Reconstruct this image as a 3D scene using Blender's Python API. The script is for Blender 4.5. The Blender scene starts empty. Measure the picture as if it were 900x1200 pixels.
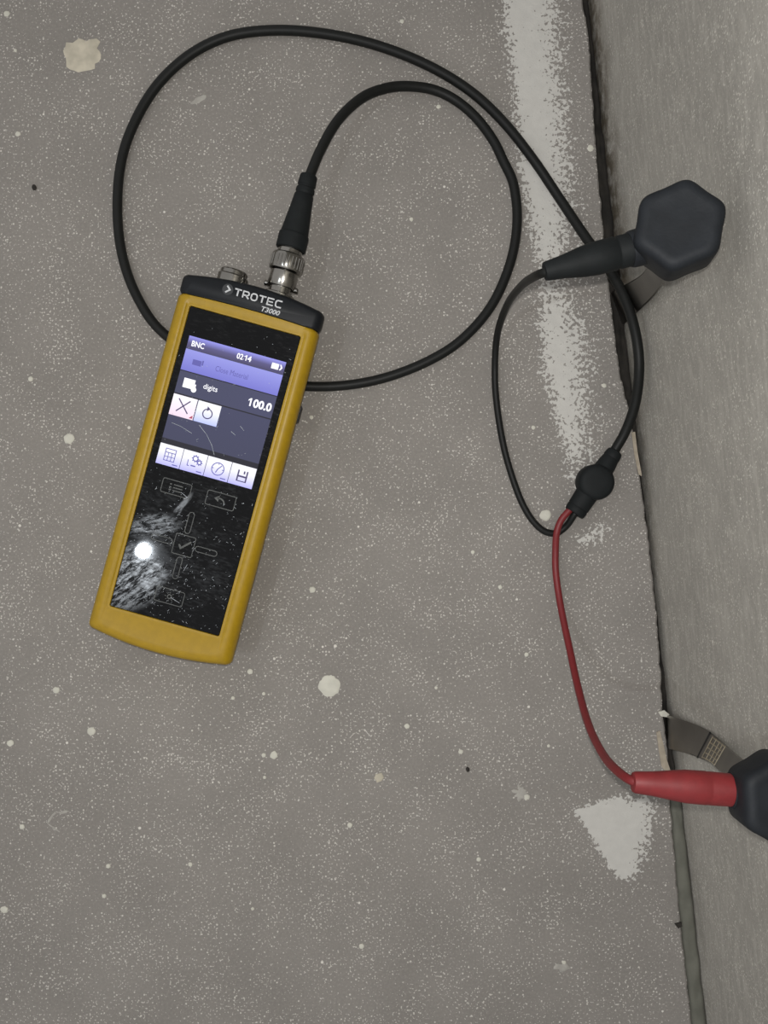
import bpy, bmesh, math, random
from mathutils import Vector, Matrix, noise

random.seed(7)
S = bpy.context.scene
C = S.collection
MM = 0.001

# ------------------------------------------------------------------ camera
D = 0.370                      # lens height above the floor board (m)
F = 1000.0                     # focal length in pixels of the 900 x 1200 frame
cam_d = bpy.data.cameras.new('camera')
cam_d.sensor_fit = 'VERTICAL'
cam_d.sensor_height = 24.0
cam_d.lens = 24.0 * F / 1200.0
cam_d.clip_start = 0.01
cam_d.clip_end = 20
cam = bpy.data.objects.new('camera', cam_d)
cam.location = (0, 0, D)
C.objects.link(cam)
S.camera = cam

# ------------------------------------------------------------------ light
w = bpy.data.worlds.new('room_light')
S.world = w
w.use_nodes = True
w.node_tree.nodes['Background'].inputs[0].default_value = (1.0, 0.985, 0.98, 1)
w.node_tree.nodes['Background'].inputs[1].default_value = 0.60

fl_d = bpy.data.lights.new('phone_flash', 'POINT')
fl_d.energy = 2.4
fl_d.shadow_soft_size = 0.0025
fl_d.color = (1.0, 0.98, 0.95)
fl = bpy.data.objects.new('phone_flash', fl_d)
fl.location = (-0.001, 0.0085, D + 0.004)
C.objects.link(fl)

lp_d = bpy.data.lights.new('room_lamp', 'POINT')
lp_d.energy = 5.0
lp_d.shadow_soft_size = 0.010
lp_d.color = (0.86, 0.93, 1.0)
lp = bpy.data.objects.new('room_lamp', lp_d)
lp.location = (-0.447, -0.149, 1.166)
C.objects.link(lp)

vs = S.view_settings
vs.view_transform = 'Standard'
vs.look = 'None'
vs.exposure = 0.08
vs.gamma = 1.0
vs.use_curve_mapping = False


# ------------------------------------------------------------------ helpers
def P(px, py, z_mm=0.0):
    """a sight line of the photo met at a known height above the floor"""
    z = z_mm * MM
    return Vector(((px - 450) / F * (D - z), -(py - 600) / F * (D - z), z))


def mesh_obj(name, bm, mat, parent=None, smooth=False):
    me = bpy.data.meshes.new(name)
    bmesh.ops.recalc_face_normals(bm, faces=bm.faces[:])
    bm.to_mesh(me)
    bm.free()
    if smooth:
        for p in me.polygons:
            p.use_smooth = True
    me.materials.append(mat)
    o = bpy.data.objects.new(name, me)
    C.objects.link(o)
    if parent:
        o.parent = parent
    return o


def auto_smooth(o, deg=40):
    me = o.data
    for p in me.polygons:
        p.use_smooth = True
    me.set_sharp_from_angle(angle=math.radians(deg))
    return o


def empty(name, loc, label, cat):
    o = bpy.data.objects.new(name, None)
    o.empty_display_size = 0.02
    o.location = loc
    C.objects.link(o)
    o['label'] = label
    o['category'] = cat
    return o


def catmull(pts, n=10):
    pts = [Vector(p) for p in pts]
    q = [pts[0] * 2 - pts[1]] + pts + [pts[-1] * 2 - pts[-2]]
    out = []
    for i in range(1, len(q) - 2):
        p0, p1, p2, p3 = q[i - 1], q[i], q[i + 1], q[i + 2]
        for k in range(n):
            t = k / n
            out.append(0.5 * ((2 * p1) + (p2 - p0) * t + (2 * p0 - 5 * p1 + 4 * p2 - p3) * t * t
                              + (3 * p1 - p0 - 3 * p2 + p3) * t ** 3))
    out.append(pts[-1])
    return out


def loft(bm, loops, cap0=True, cap1=True, close=True):
    rows = [[bm.verts.new(v) for v in lp_] for lp_ in loops]
    n = len(rows[0])
    for a, b in zip(rows[:-1], rows[1:]):
        for i in range(n if close else n - 1):
            j = (i + 1) % n
            bm.faces.new((a[i], a[j], b[j], b[i]))
    if cap0:
        bm.faces.new(rows[0][::-1])
    if cap1:
        bm.faces.new(rows[-1])
    return rows


def tube(bm, pts, r, seg=12):
    rs = r if isinstance(r, (list, tuple)) else [r] * len(pts)
    t0 = (pts[1] - pts[0]).normalized()
    nrm = t0.orthogonal().normalized()
    loops = []
    for i, p in enumerate(pts):
        t = (pts[min(i + 1, len(pts) - 1)] - pts[max(i - 1, 0)]).normalized()
        nrm = (nrm - t * nrm.dot(t)).normalized()
        bn = t.cross(nrm)
        loops.append([p + (nrm * math.cos(a) + bn * math.sin(a)) * rs[i]
                      for a in (2 * math.pi * k / seg for k in range(seg))])
    loft(bm, loops)


def lathe(bm, profile, origin, axis, seg=32, squash=None):
    """profile: list of (distance along axis, radius)"""
    axis = Vector(axis).normalized()
    up = Vector((0, 0, 1))
    u = axis.cross(up)
    if u.length < 1e-4:
        u = Vector((1, 0, 0))
    u.normalize()
    v = u.cross(axis).normalized()
    sq = squash or 1.0
    loops = [[origin + axis * d + (u * math.cos(a) * r + v * math.sin(a) * r * sq)
              for a in (2 * math.pi * k / seg for k in range(seg))] for d, r in profile]
    loft(bm, loops)


def box(bm, x0, x1, y0, y1, z0, z1):
    vs_ = [bm.verts.new((x, y, z)) for z in (z0, z1) for x, y in ((x0, y0), (x1, y0), (x1, y1), (x0, y1))]
    for f in ((3, 2, 1, 0), (4, 5, 6, 7), (0, 1, 5, 4), (1, 2, 6, 5), (2, 3, 7, 6), (3, 0, 4, 7)):
        bm.faces.new([vs_[i] for i in f])


def lerp_tab(tab, y):
    if y <= tab[0][0]:
        a, b = tab[0], tab[1]
    elif y >= tab[-1][0]:
        a, b = tab[-2], tab[-1]
    else:
        for a, b in zip(tab[:-1], tab[1:]):
            if a[0] <= y <= b[0]:
                break
    t = (y - a[0]) / (b[0] - a[0])
    return a[1] + (b[1] - a[1]) * t


# ------------------------------------------------------------------ materials
def srgb(r, g, b):
    f = lambda c: (c / 255 / 12.92) if c / 255 <= 0.04045 else ((c / 255 + 0.055) / 1.055) ** 2.4
    return (f(r), f(g), f(b), 1)


class Nodes:
    def __init__(s, name):
        s.m = bpy.data.materials.new(name)
        s.m.use_nodes = True
        s.t = s.m.node_tree
        s.b = s.t.nodes['Principled BSDF']

    def n(s, kind, **kw):
        nd = s.t.nodes.new(kind)
        for k, v in kw.items():
            if k.startswith('i_'):
                nd.inputs[k[2:].replace('_', ' ')].default_value = v
            else:
                setattr(nd, k, v)
        return nd

    def l(s, a, b):
        s.t.links.new(a, b)

    def math(s, op, a, b=None, clamp=False):
        nd = s.n('ShaderNodeMath', operation=op, use_clamp=clamp)
        for i, v in enumerate((a, b)):
            if v is None:
                continue
            if isinstance(v, (int, float)):
                nd.inputs[i].default_value = v
            else:
                s.l(v, nd.inputs[i])
        return nd.outputs[0]

    def step(s, v, lo, hi):
        nd = s.n('ShaderNodeMapRange', interpolation_type='SMOOTHSTEP')
        nd.inputs['From Min'].default_value = lo
        nd.inputs['From Max'].default_value = hi
        s.l(v, nd.inputs['Value'])
        return nd.outputs[0]

    def mix(s, fac, a, b):
        nd = s.n('ShaderNodeMix', data_type='RGBA')
        for sock, v in ((nd.inputs[0], fac), (nd.inputs[6], a), (nd.inputs[7], b)):
            if isinstance(v, (int, float, tuple)):
                sock.default_value = v
            else:
                s.l(v, sock)
        return nd.outputs[2]

    def noise(s, vec, scale, detail=2, rough=0.5):
        nd = s.n('ShaderNodeTexNoise')
        nd.inputs['Scale'].default_value = scale
        nd.inputs['Detail'].default_value = detail
        nd.inputs['Roughness'].default_value = rough
        s.l(vec, nd.inputs['Vector'])
        return nd.outputs[0]


def simple(name, col, rough=0.5, metal=0.0, spec=0.5, bump=0.0, bscale=2000, var=0.0, coat=0.0):
    k = Nodes(name)
    k.b.inputs['Roughness'].default_value = rough
    k.b.inputs['Metallic'].default_value = metal
    k.b.inputs['Specular IOR Level'].default_value = spec
    k.b.inputs['Coat Weight'].default_value = coat
    tc = k.n('ShaderNodeTexCoord').outputs['Object']
    nz = k.noise(tc, bscale, 3)
    dark = tuple(c * (1 - var) for c in col[:3]) + (1,)
    lite = tuple(min(1, c * (1 + var)) for c in col[:3]) + (1,)
    n2 = k.noise(tc, bscale * 0.15, 3)
    k.l(k.mix(k.step(n2, 0.3, 0.7), dark, lite), k.b.inputs['Base Color'])
    if bump:
        bp = k.n('ShaderNodeBump')
        bp.inputs['Strength'].default_value = bump
        bp.inputs['Distance'].default_value = 0.0002
        k.l(nz, bp.inputs['Height'])
        k.l(bp.outputs[0], k.b.inputs['Normal'])
    return k.m


def emit(name, c0, c1, axis='Y', strength=1.0, mids=None):
    """a lit patch of the screen, a colour ramp along its own length"""
    k = Nodes(name)
    tc = k.n('ShaderNodeTexCoord').outputs['Generated']
    sep = k.n('ShaderNodeSeparateXYZ')
    k.l(tc, sep.inputs[0])
    rp = k.n('ShaderNodeValToRGB')
    rp.color_ramp.elements[0].color = c0
    rp.color_ramp.elements[1].color = c1
    for pos, c in (mids or []):
        e = rp.color_ramp.elements.new(pos)
        e.color = c
    k.l(sep.outputs[axis], rp.inputs[0])
    k.l(rp.outputs[0], k.b.inputs['Emission Color'])
    k.b.inputs['Emission Strength'].default_value = strength
    k.b.inputs['Base Color'].default_value = (0.01, 0.01, 0.012, 1)
    k.b.inputs['Roughness'].default_value = 0.08
    return k.m


def board(name, base, fleck, paint=False, stain=False):
    """grey fibre board: mottled grey, pale flecks; optional trowelled filler mask"""
    k = Nodes(name)
    tc = k.n('ShaderNodeTexCoord').outputs['Object']
    big = k.noise(tc, 28, 3)
    fine = k.noise(tc, 900, 3, 0.6)
    dk = tuple(c * 0.94 for c in base[:3]) + (1,)
    lt = tuple(c * 1.06 for c in base[:3]) + (1,)
    col = k.mix(k.step(big, 0.3, 0.7), dk, lt)
    col = k.mix(k.math('MULTIPLY', k.step(fine, 0.35, 0.75), 0.35), col, tuple(c * 1.45 for c in base[:3]) + (1,))
    # small pale grains
    dens = k.noise(tc, 60, 3)
    thr = k.math('MULTIPLY', k.math('SUBTRACT', dens, 0.5), 0.26)
    g1 = k.step(k.math('ADD', k.noise(tc, 1150, 1, 0.4), thr), 0.63, 0.72)
    vo = k.n('ShaderNodeTexVoronoi')
    vo.inputs['Scale'].default_value = 760
    k.l(tc, vo.inputs['Vector'])
    sp = k.n('ShaderNodeSeparateColor')
    k.l(vo.outputs['Color'], sp.inputs[0])
    pick = k.math('GREATER_THAN', sp.outputs[0], 0.74)
    rad = k.math('MULTIPLY', sp.outputs[1], 0.26)
    dot = k.math('MULTIPLY', pick, k.math('LESS_THAN', vo.outputs['Distance'], k.math('ADD', rad, 0.06)))
    sc = k.n('ShaderNodeTexVoronoi')
    sc.inputs['Scale'].default_value = 190
    k.l(tc, sc.inputs['Vector'])
    sp2 = k.n('ShaderNodeSeparateColor')
    k.l(sc.outputs['Color'], sp2.inputs[0])
    dot2 = k.math('MULTIPLY', k.math('GREATER_THAN', sp2.outputs[0], 0.86),
                  k.math('LESS_THAN', sc.outputs['Distance'], k.math('MULTIPLY', sp2.outputs[1], 0.13)))
    gr = k.math('MAXIMUM', k.math('MULTIPLY', g1, 0.75), k.math('MAXIMUM', k.math('MULTIPLY', dot, 0.8), dot2))
    if stain:                      # faint trowel streaks that run along the wall
        mp = k.n('ShaderNodeMapping')
        mp.inputs['Rotation'].default_value = (0, 0, -0.112)
        mp.inputs['Scale'].default_value = (1.0, 0.16, 0.8)
        k.l(tc, mp.inputs[0])
        st = k.noise(mp.outputs[0], 520, 4, 0.65)
        col = k.mix(k.math('MULTIPLY', k.step(st, 0.42, 0.72), 0.55), col, tuple(c * 1.5 for c in base[:3]) + (1,))
        gr = k.math('MULTIPLY', gr, 0.7)
    col = k.mix(gr, col, fleck)
    hgt = gr
    if paint:
        at = k.n('ShaderNodeAttribute', attribute_name='filler')
        nz = k.math('ADD', k.math('MULTIPLY', k.noise(tc, 620, 2, 0.6), 0.75),
                    k.math('MULTIPLY', k.noise(tc, 170, 3, 0.6), 0.25))
        v = k.math('ADD', at.outputs['Fac'], k.math('MULTIPLY', k.math('SUBTRACT', nz, 0.5), 2.1))
        fac = k.step(v, 0.47, 0.56)
        n3 = k.noise(tc, 240, 3)
        pc = k.mix(n3, srgb(178, 176, 171), srgb(196, 194, 188))
        col = k.mix(fac, col, pc)
        hgt = k.math('ADD', k.math('MULTIPLY', gr, 0.5), fac)
    if stain:
        at = k.n('ShaderNodeAttribute', attribute_name='stain')
        nz = k.noise(tc, 150, 4, 0.65)
        v = k.math('MULTIPLY', at.outputs['Fac'], k.step(nz, 0.25, 0.62))
        col = k.mix(k.math('MULTIPLY', v, 0.85), col, srgb(74, 64, 48))
    k.l(col, k.b.inputs['Base Color'])
    k.b.inputs['Roughness'].default_value = 0.85
    k.b.inputs['Specular IOR Level'].default_value = 0.2
    bp = k.n('ShaderNodeBump')
    bp.inputs['Strength'].default_value = 0.35
    bp.inputs['Distance'].default_value = 0.0003
    k.l(k.math('ADD', hgt, k.math('MULTIPLY', fine, 0.8)), bp.inputs['Height'])
    k.l(bp.outputs[0], k.b.inputs['Normal'])
    return k.m


M_FLOOR = board('grey_fibre_board', srgb(128, 124, 119), srgb(206, 202, 194), paint=True)
M_WALL = board('grey_wall_board', srgb(146, 143, 136), srgb(212, 208, 198), stain=True)
M_DROP = simple('dried_white_paint', srgb(192, 190, 178), 0.7, var=0.06, bump=0.2, bscale=1500)
M_DROP2 = simple('dried_cream_paint', srgb(182, 175, 158), 0.8, var=0.14, bump=0.3, bscale=1200)
M_SCUFF = simple('chalky_scuff', srgb(158, 155, 148), 0.9, var=0.1, bscale=2500)
M_PAPER = simple('torn_board_paper', srgb(158, 148, 132), 0.9, var=0.12, bump=0.3)
M_DARK = simple('black_edge_strip', srgb(34, 31, 27), 0.9, var=0.4, bump=0.8, bscale=900)
M_FOAM = simple('grey_green_foam', srgb(99, 99, 90), 0.9, var=0.14, bump=0.6, bscale=700)
M_CRUMB = simple('dark_crumb', srgb(40, 36, 32), 0.9, var=0.2, bump=0.4)
M_YELLOW = simple('yellow_plastic', srgb(155, 124, 12), 0.42, var=0.05, bump=0.12, bscale=2600, spec=0.4)
M_CAP = simple('black_cap_plastic', srgb(18, 21, 25), 0.5, var=0.06, bump=0.1, spec=0.25)
M_RUBBER = simple('black_rubber', srgb(22, 25, 26), 0.66, var=0.10, bump=0.25, bscale=1500, spec=0.2)
M_KNOB = simple('black_knob_plastic', srgb(29, 32, 36), 0.6, var=0.16, bump=0.3, bscale=900, spec=0.22)
M_CABLE = simple('black_cable_jacket', srgb(22, 23, 22), 0.5, var=0.08, bump=0.1, spec=0.22)
M_RED = simple('red_cable_jacket', srgb(112, 28, 32), 0.5, var=0.06, bump=0.1)
M_REDP = simple('red_plug_plastic', srgb(118, 32, 35), 0.55, var=0.08, bump=0.15)
M_CHROME = simple('nickel_metal', (0.27, 0.26, 0.24, 1), 0.2, 1.0, var=0.08, bump=0.15, bscale=900)
M_BLADE = simple('steel_blade', (0.20, 0.19, 0.175, 1), 0.30, 1.0, var=0.10, bump=0.1, bscale=500)
M_BRASS = simple('worn_brass', (0.62, 0.56, 0.44, 1), 0.4, 1.0, var=0.15, bump=0.3, bscale=800)
M_HOLE = simple('black_socket', srgb(16, 16, 17), 0.4, var=0.1)
M_PRINT = simple('grey_key_print', srgb(88, 90, 89), 0.6, var=0.15, spec=0.2)
M_LOGO = simple('silver_print', srgb(188, 190, 192), 0.5, var=0.05)
M_LOGO2 = simple('grey_badge_print', srgb(40, 42, 45), 0.5, var=0.1)
M_DUST = simple('pale_dust', srgb(160, 166, 172), 0.8, var=0.25)


HT = 24.0                      # height of the meter's front glass (mm)


def glass_mat():
    k = Nodes('black_front_glass')
    tc = k.n('ShaderNodeTexCoord').outputs['Object']
    k.b.inputs['Base Color'].default_value = srgb(9, 10, 12)
    k.b.inputs['Specular IOR Level'].default_value = 0.2
    # wiped, scratched gloss
    mp = k.n('ShaderNodeMapping')
    mp.inputs['Rotation'].default_value = (0, 0, 0.9)
    mp.inputs['Scale'].default_value = (1, 3, 1)
    k.l(tc, mp.inputs[0])
    n1 = k.noise(mp.outputs[0], 300, 5, 0.75)
    n2 = k.noise(tc, 45, 4, 0.6)
    r = k.math('ADD', 0.012, k.math('MULTIPLY', k.step(n2, 0.35, 0.75), 0.03))
    k.l(r, k.b.inputs['Roughness'])
    cr = k.math('ADD', 0.20, k.math('MULTIPLY', k.step(n1, 0.3, 0.8), 0.16))
    k.l(cr, k.b.inputs['Coat Roughness'])
    cw = k.math('MULTIPLY', k.step(k.math('ADD', k.math('MULTIPLY', n1, 0.6), k.math('MULTIPLY', n2, 0.4)), 0.48, 0.66), 0.14)
    # smears put in for the lamp's haze: lower left patch, diagonal wipe
    def haze_smear(x, y, sx, sy, rot, streak):
        m2 = k.n('ShaderNodeMapping', vector_type='TEXTURE')
        m2.inputs['Location'].default_value = (x * MM, y * MM, HT * MM)
        m2.inputs['Rotation'].default_value = (0, 0, rot)
        m2.inputs['Scale'].default_value = (sx * MM, sy * MM, 1)
        k.l(tc, m2.inputs[0])
        ln = k.n('ShaderNodeVectorMath', operation='LENGTH')
        k.l(m2.outputs[0], ln.inputs[0])
        m3 = k.n('ShaderNodeMapping', vector_type='TEXTURE')
        m3.inputs['Rotation'].default_value = (0, 0, rot)
        m3.inputs['Scale'].default_value = (2.4, 0.8, 1)
        k.l(tc, m3.inputs[0])
        nn = k.noise(m3.outputs[0], streak, 5, 0.7)
        edge = k.math('ADD', ln.outputs['Value'], k.math('MULTIPLY', k.math('SUBTRACT', n2, 0.5), 1.2))
        inv = k.math('SUBTRACT', 1.0, k.step(edge, 0.45, 1.05))
        return k.math('MULTIPLY', inv, k.step(nn, 0.40, 0.60))
    sm = k.math('MAXIMUM', haze_smear(-16, 27, 19, 13, 0.85, 520), haze_smear(-7, 55, 13, 1.6, 1.15, 300))
    sm = k.math('MAXIMUM', sm, k.math('MULTIPLY', haze_smear(-14, 48, 12, 6, 0.4, 500), 0.7))
    cw = k.math('MAXIMUM', cw, sm)
    k.b.inputs['Coat IOR'].default_value = 1.75
    k.l(cw, k.b.inputs['Coat Weight'])
    return k.m


M_GLASS = glass_mat()

# ------------------------------------------------------------------ floor, wall, joint
EDGE = [(-140, 668), (0, 683), (38, 690), (113, 695), (189, 700), (264, 707), (373, 718.5), (443, 728), (476, 737), (513, 744),
        (560, 750.5), (635, 761), (710, 769), (785, 775), (835, 777), (878, 783), (940, 786), (1010, 792),
        (1082, 798), (1169, 808), (1200, 811), (1340, 826)]          # (row, column) of the board's broken edge
BAND_L = [(-60, 584), (0, 588), (38, 590), (113, 601), (189, 605), (264, 617), (330, 626), (400, 630), (450, 639), (500, 650), (540, 657), (580, 662)]
BAND_R = [(-60, 646), (0, 654), (38, 657), (113, 664), (189, 670), (264, 674), (330, 678), (400, 692), (450, 691), (500, 697), (540, 700), (580, 684)]
BAND_D = [(-60, 0.90), (230, 0.84), (290, 0.72), (335, 0.55), (375, 0.76), (440, 0.84), (500, 0.78), (560, 0.55), (600, 0.1), (630, 0)]
PATCH = [(672, 948), (700, 941), (727, 934), (745, 940), (757, 936), (764, 958), (757, 988), (746, 1012), (738, 1030), (722, 1026), (704, 1000), (690, 974)]
PATCH2 = [(672, 628), (690, 622), (706, 612), (716, 622), (704, 634), (690, 642), (676, 640)]


def poly_sd(poly, x, y):
    inside = False
    best = 1e9
    n = len(poly)
    for i in range(n):
        x0, y0 = poly[i]
        x1, y1 = poly[(i + 1) % n]
        if (y0 > y) != (y1 > y) and x < (x1 - x0) * (y - y0) / (y1 - y0) + x0:
            inside = not inside
        dx, dy = x1 - x0, y1 - y0
        t = max(0, min(1, ((x - x0) * dx + (y - y0) * dy) / (dx * dx + dy * dy)))
        best = min(best, math.hypot(x - x0 - t * dx, y - y0 - t * dy))
    return best if inside else -best


def filler(px, py):
    m = 0.0
    if py < 640:
        l, r = lerp_tab(BAND_L, py), lerp_tab(BAND_R, py)
        sdl, sdr = (px - l), (r - px)
        a = max(0, min(1, 0.5 + sdl / 34)) if sdl < 17 else 1
        b = max(0, min(1, 0.5 + sdr / 70)) if sdr < 35 else 1
        m = min(a, b) * max(0, lerp_tab(BAND_D, py))
        m = m * 1.0
    if 900 < py < 1070 and px > 650:
        sd = poly_sd(PATCH, px, py)
        k = 16 if px < 735 else 44
        m = max(m, max(0, min(1.25, 0.55 + sd / k)))
    if 590 < py < 670 and px > 650:
        m = max(m, max(0, min(0.8, 0.38 + poly_sd(PATCH2, px, py) / 36)))
    return m


def edge_x(Y):
    py = 600 - Y / D * F
    return (lerp_tab(EDGE, py) - 450) / F * D


def build_floor():
    bm = bmesh.new()
    lay = bm.verts.layers.float.new('filler')
    ys = [-1.8, -1.0, -0.6, -0.45, -0.35, -0.28]
    y = -0.24
    while y < 0.2401:
        ys.append(y)
        y += 0.0012
    ys += [0.28, 0.35, 0.45, 0.6, 1.0, 1.8]
    rows = []
    for Y in ys:
        if abs(Y) <= 0.25:
            ex = edge_x(Y) + 0.0006 * noise.noise(Vector((0, Y * 190, 3))) + 0.0003 * noise.noise(Vector((0, Y * 700, 9)))
        else:
            ex = edge_x(max(-0.25, min(0.25, Y))) - 0.1126 * (Y - max(-0.25, min(0.25, Y)))
        xs = [-1.9, -0.9, -0.5, -0.2, 0.0, 0.04]
        nfine = 62
        xs += [0.04 + (ex - 0.0009 - 0.04) * (i + 1) / nfine for i in range(nfine)]
        row = []
        for X in xs:
            v = bm.verts.new((X, Y, 0))
            v[lay] = filler(450 + X / D * F, 600 - Y / D * F) if abs(Y) < 0.25 and X >= 0.04 else 0
            row.append(v)
        e1 = bm.verts.new((ex - 0.0002, Y, -0.0005))
        e2 = bm.verts.new((ex, Y, -0.0018))
        e3 = bm.verts.new((ex, Y, -0.025))
        row += [e1, e2, e3]
        rows.append(row)
    for a, b in zip(rows[:-1], rows[1:]):
        for i in range(len(a) - 1):
            bm.faces.new((a[i], a[i + 1], b[i + 1], b[i]))
    me = bpy.data.meshes.new('floor')
    bm.to_mesh(me)
    bm.free()
    me.materials.append(M_FLOOR)
    o = bpy.data.objects.new('floor', me)
    C.objects.link(o)
    o['kind'] = 'structure'
    o['label'] = 'grey fibre board floor with pale flecks and white filler patches'
    return o


floor = build_floor()

WA, WB = P(695, 0), P(830, 1200)          # foot of the wall at floor level
wd = (WA - WB).normalized()               # along the wall, up the picture
wn = Vector((wd.y, -wd.x, 0))             # into the wall


def wall_pt(Y, z, depth=0.0):
    t = (Y - WB.y) / wd.y
    p = WB + wd * t + wn * depth
    return Vector((p.x, p.y, z))


def build_wall():
    bm = bmesh.new()
    lay = bm.verts.layers.float.new('stain')
    ys = [-1.8, -1.0, -0.5, -0.3] + [-0.24 + 0.004 * i for i in range(121)] + [0.3, 0.5, 1.0, 1.8]
    zs = [-0.05, -0.02, -0.01, -0.005] + [0.0015 * i for i in range(24)] + [0.05, 0.08, 0.12, 0.18, 0.26, 0.4, 0.7, 1.2]
    rows = []
    for Y in ys:
        row = []
        for z in zs:
            d = -0.0007 * noise.noise(Vector((Y * 20, z * 30, 1))) if abs(Y) < 0.25 else 0
            v = bm.verts.new(wall_pt(Y, z, d))
            s = 0.0
            if 0.07 < Y < 0.25 and z < 0.04:
                s = max(0, 1 - max(z, 0) / (0.015 + 0.009 * noise.noise(Vector((Y * 60, 2, 5))))) * min(1, (Y - 0.07) / 0.03)
            elif -0.03 < Y <= 0.07 and z < 0.02:
                s = 0.45 * max(0, 1 - max(z, 0) / 0.007)
            elif Y < -0.03 and z < 0.008:
                s = 0.15
            v[lay] = max(0, min(1, s))
            row.append(v)
        rows.append(row)
    for a, b in zip(rows[:-1], rows[1:]):
        for i in range(len(a) - 1):
            bm.faces.new((a[i], a[i + 1], b[i + 1], b[i]))
    # thickness: back and top
    y0, y1 = ys[0], ys[-1]
    b0, b1 = bm.verts.new(wall_pt(y0, -0.05, 0.08)), bm.verts.new(wall_pt(y1, -0.05, 0.08))
    t0, t1 = bm.verts.new(wall_pt(y0, 1.2, 0.08)), bm.verts.new(wall_pt(y1, 1.2, 0.08))
    bm.faces.new((b0, b1, t1, t0))
    bm.faces.new([r[-1] for r in rows] + [t1, t0])
    o = mesh_obj('wall_right', bm, M_WALL, smooth=True)
    o['kind'] = 'structure'
    o['label'] = 'grey board wall rising from the joint'


build_wall()


def joint_strip(name, Y0, Y1, ztop, mat, label, rough):
    bm = bmesh.new()
    rows = []
    n = int((Y1 - Y0) / 0.0015)
    for i in range(n + 1):
        Y = Y0 + (Y1 - Y0) * i / n
        yc = max(-0.25, min(0.25, Y))
        xl = edge_x(yc) - 0.1126 * (Y - yc) + 0.0003
        xr = wall_pt(Y, 0).x - 0.0004
        if xr < xl + 0.001:
            xr = xl + 0.001
        row = [bm.verts.new((xl, Y, -0.03))]
        for k in range(6):
            t = k / 5
            z = ztop + rough * noise.noise(Vector((t * 2, Y * 120, 7))) - 0.0006 * (abs(t - 0.5) * 2) ** 3
            row.append(bm.verts.new((xl + (xr - xl) * t, Y, z)))
        row.append(bm.verts.new((xr, Y, -0.03)))
        rows.append(row)
    for a, b in zip(rows[:-1], rows[1:]):
        for i in range(len(a) - 1):
            bm.faces.new((a[i], a[i + 1], b[i + 1], b[i]))
    bm.faces.new(rows[0])
    bm.faces.new(rows[-1][::-1])
    o = mesh_obj(name, bm, mat, smooth=True)
    o['kind'] = 'structure'
    o['label'] = label


joint_strip('trim_1', -0.124, 1.8, -0.0055, M_DARK, 'dark dirty gap along the foot of the wall', 0.0022)
joint_strip('trim_2', -1.8, -0.1245, -0.0010, M_FOAM, 'grey green foam edge strip between floor and wall', 0.0007)


# paint drops stuck to the floor
def drop(px, py, r_px, mat=M_DROP, ragged=0.06, stretch=1.0, rot=0.0, name='paint_drop', h=0.00025):
    c = P(px, py)
    r = r_px / F * D
    seg = 28 if r_px > 7 else 14
    bm = bmesh.new()
    loops = []
    sd = px * 3.7 + py
    for fr, z in ((1.0, 0.0), (0.93, h * 0.7), (0.6, h), (0.2, h)):
        lp_ = []
        for i in range(seg):
            a = 2 * math.pi * i / seg
            rr = r * fr * (1 + ragged * 2.4 * noise.noise(Vector((math.cos(a) * 2.3, math.sin(a) * 2.3, sd)))
                           + ragged * noise.noise(Vector((math.cos(a) * 6, math.sin(a) * 6, sd))))
            x, y = rr * math.cos(a) * stretch, rr * math.sin(a)
            lp_.append((c.x + x * math.cos(rot) - y * math.sin(rot), c.y + x * math.sin(rot) + y * math.cos(rot), z))
        loops.append(lp_)
    loft(bm, loops, cap0=False)
    return mesh_obj(name, bm, mat, floor, smooth=True)


o = drop(97, 64, 20, M_DROP2, 0.16, 1.08)
o['label'] = 'large cream paint splat'
drop(386, 804, 12.5)
for a in [(81, 514, 6), (8, 16, 3.4), (18, 59, 2), (66, 809, 4), (107, 857, 5), (12, 871, 3.8), (26, 969, 3), (321, 885, 4.6),
          (309, 885, 2.6), (5, 1066, 4.5), (366, 691, 3.6), (639, 604, 6.6), (293, 787, 3.2), (424, 1109, 3.2), (410, 967, 3),
          (127, 1015, 2.8), (223, 1013, 2.6), (122, 1050, 2.4), (36, 444, 3.0), (471, 25, 2.6), (477, 851, 3), (540, 881, 2.8),
          (617, 767, 2.6), (511, 806, 1.9), (561, 1007, 2.6), (586, 688, 2.4), (554, 647, 2.2), (625, 501, 2.4), (692, 174, 4),
          (708, 452, 2.6), (310, 911, 2), (273, 818, 2.2), (309, 813, 2), (643, 874, 1.9), (661, 1128, 2.5), (514, 125, 2.6), (482, 257, 2.4),
          (21, 157, 3), (365, 489, 2.4), (296, 1065, 2)]:
    drop(*a, ragged=0.10)
drop(443, 911, 5, M_DROP2, 0.35)
drop(610, 929, 8, M_SCUFF, 0.34)
drop(617, 934, 4, M_DROP, 0.2)
drop(659, 1133, 5, M_SCUFF, 0.3, 1.8)
drop(233, 117, 3.2, M_SCUFF, 0.2, 3.2, 0.45, 'scuff_mark', 0.0001)
drop(61, 957, 1.6, M_SCUFF, 0.3, 6.0, 0.9, 'scuff_mark', 0.0001)
drop(64, 971, 1.5, M_SCUFF, 0.3, 5.5, -0.6, 'scuff_mark', 0.0001)
drop(74, 952, 1.6, M_SCUFF, 0.3, 3.5, 0.2, 'scuff_mark', 0.0001)


# torn paper left on the board edge
def flake(name, pts, mat, thick=0.0006, lift=0.0):
    bm = bmesh.new()
    n = len(pts)
    bot = [bm.verts.new(P(x, y, 0) + Vector((0, 0, lift * (i % 2)))) for i, (x, y) in enumerate(pts)]
    top = [bm.verts.new(v.co + Vector((0, 0, thick * (0.7 + 0.6 * random.random())))) for v in bot]
    bm.faces.new(bot[::-1])
    bm.faces.new(top)
    for i in range(n):
        j = (i + 1) % n
        bm.faces.new((bot[i], bot[j], top[j], top[i]))
    return mesh_obj(name, bm, mat, floor)


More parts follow.
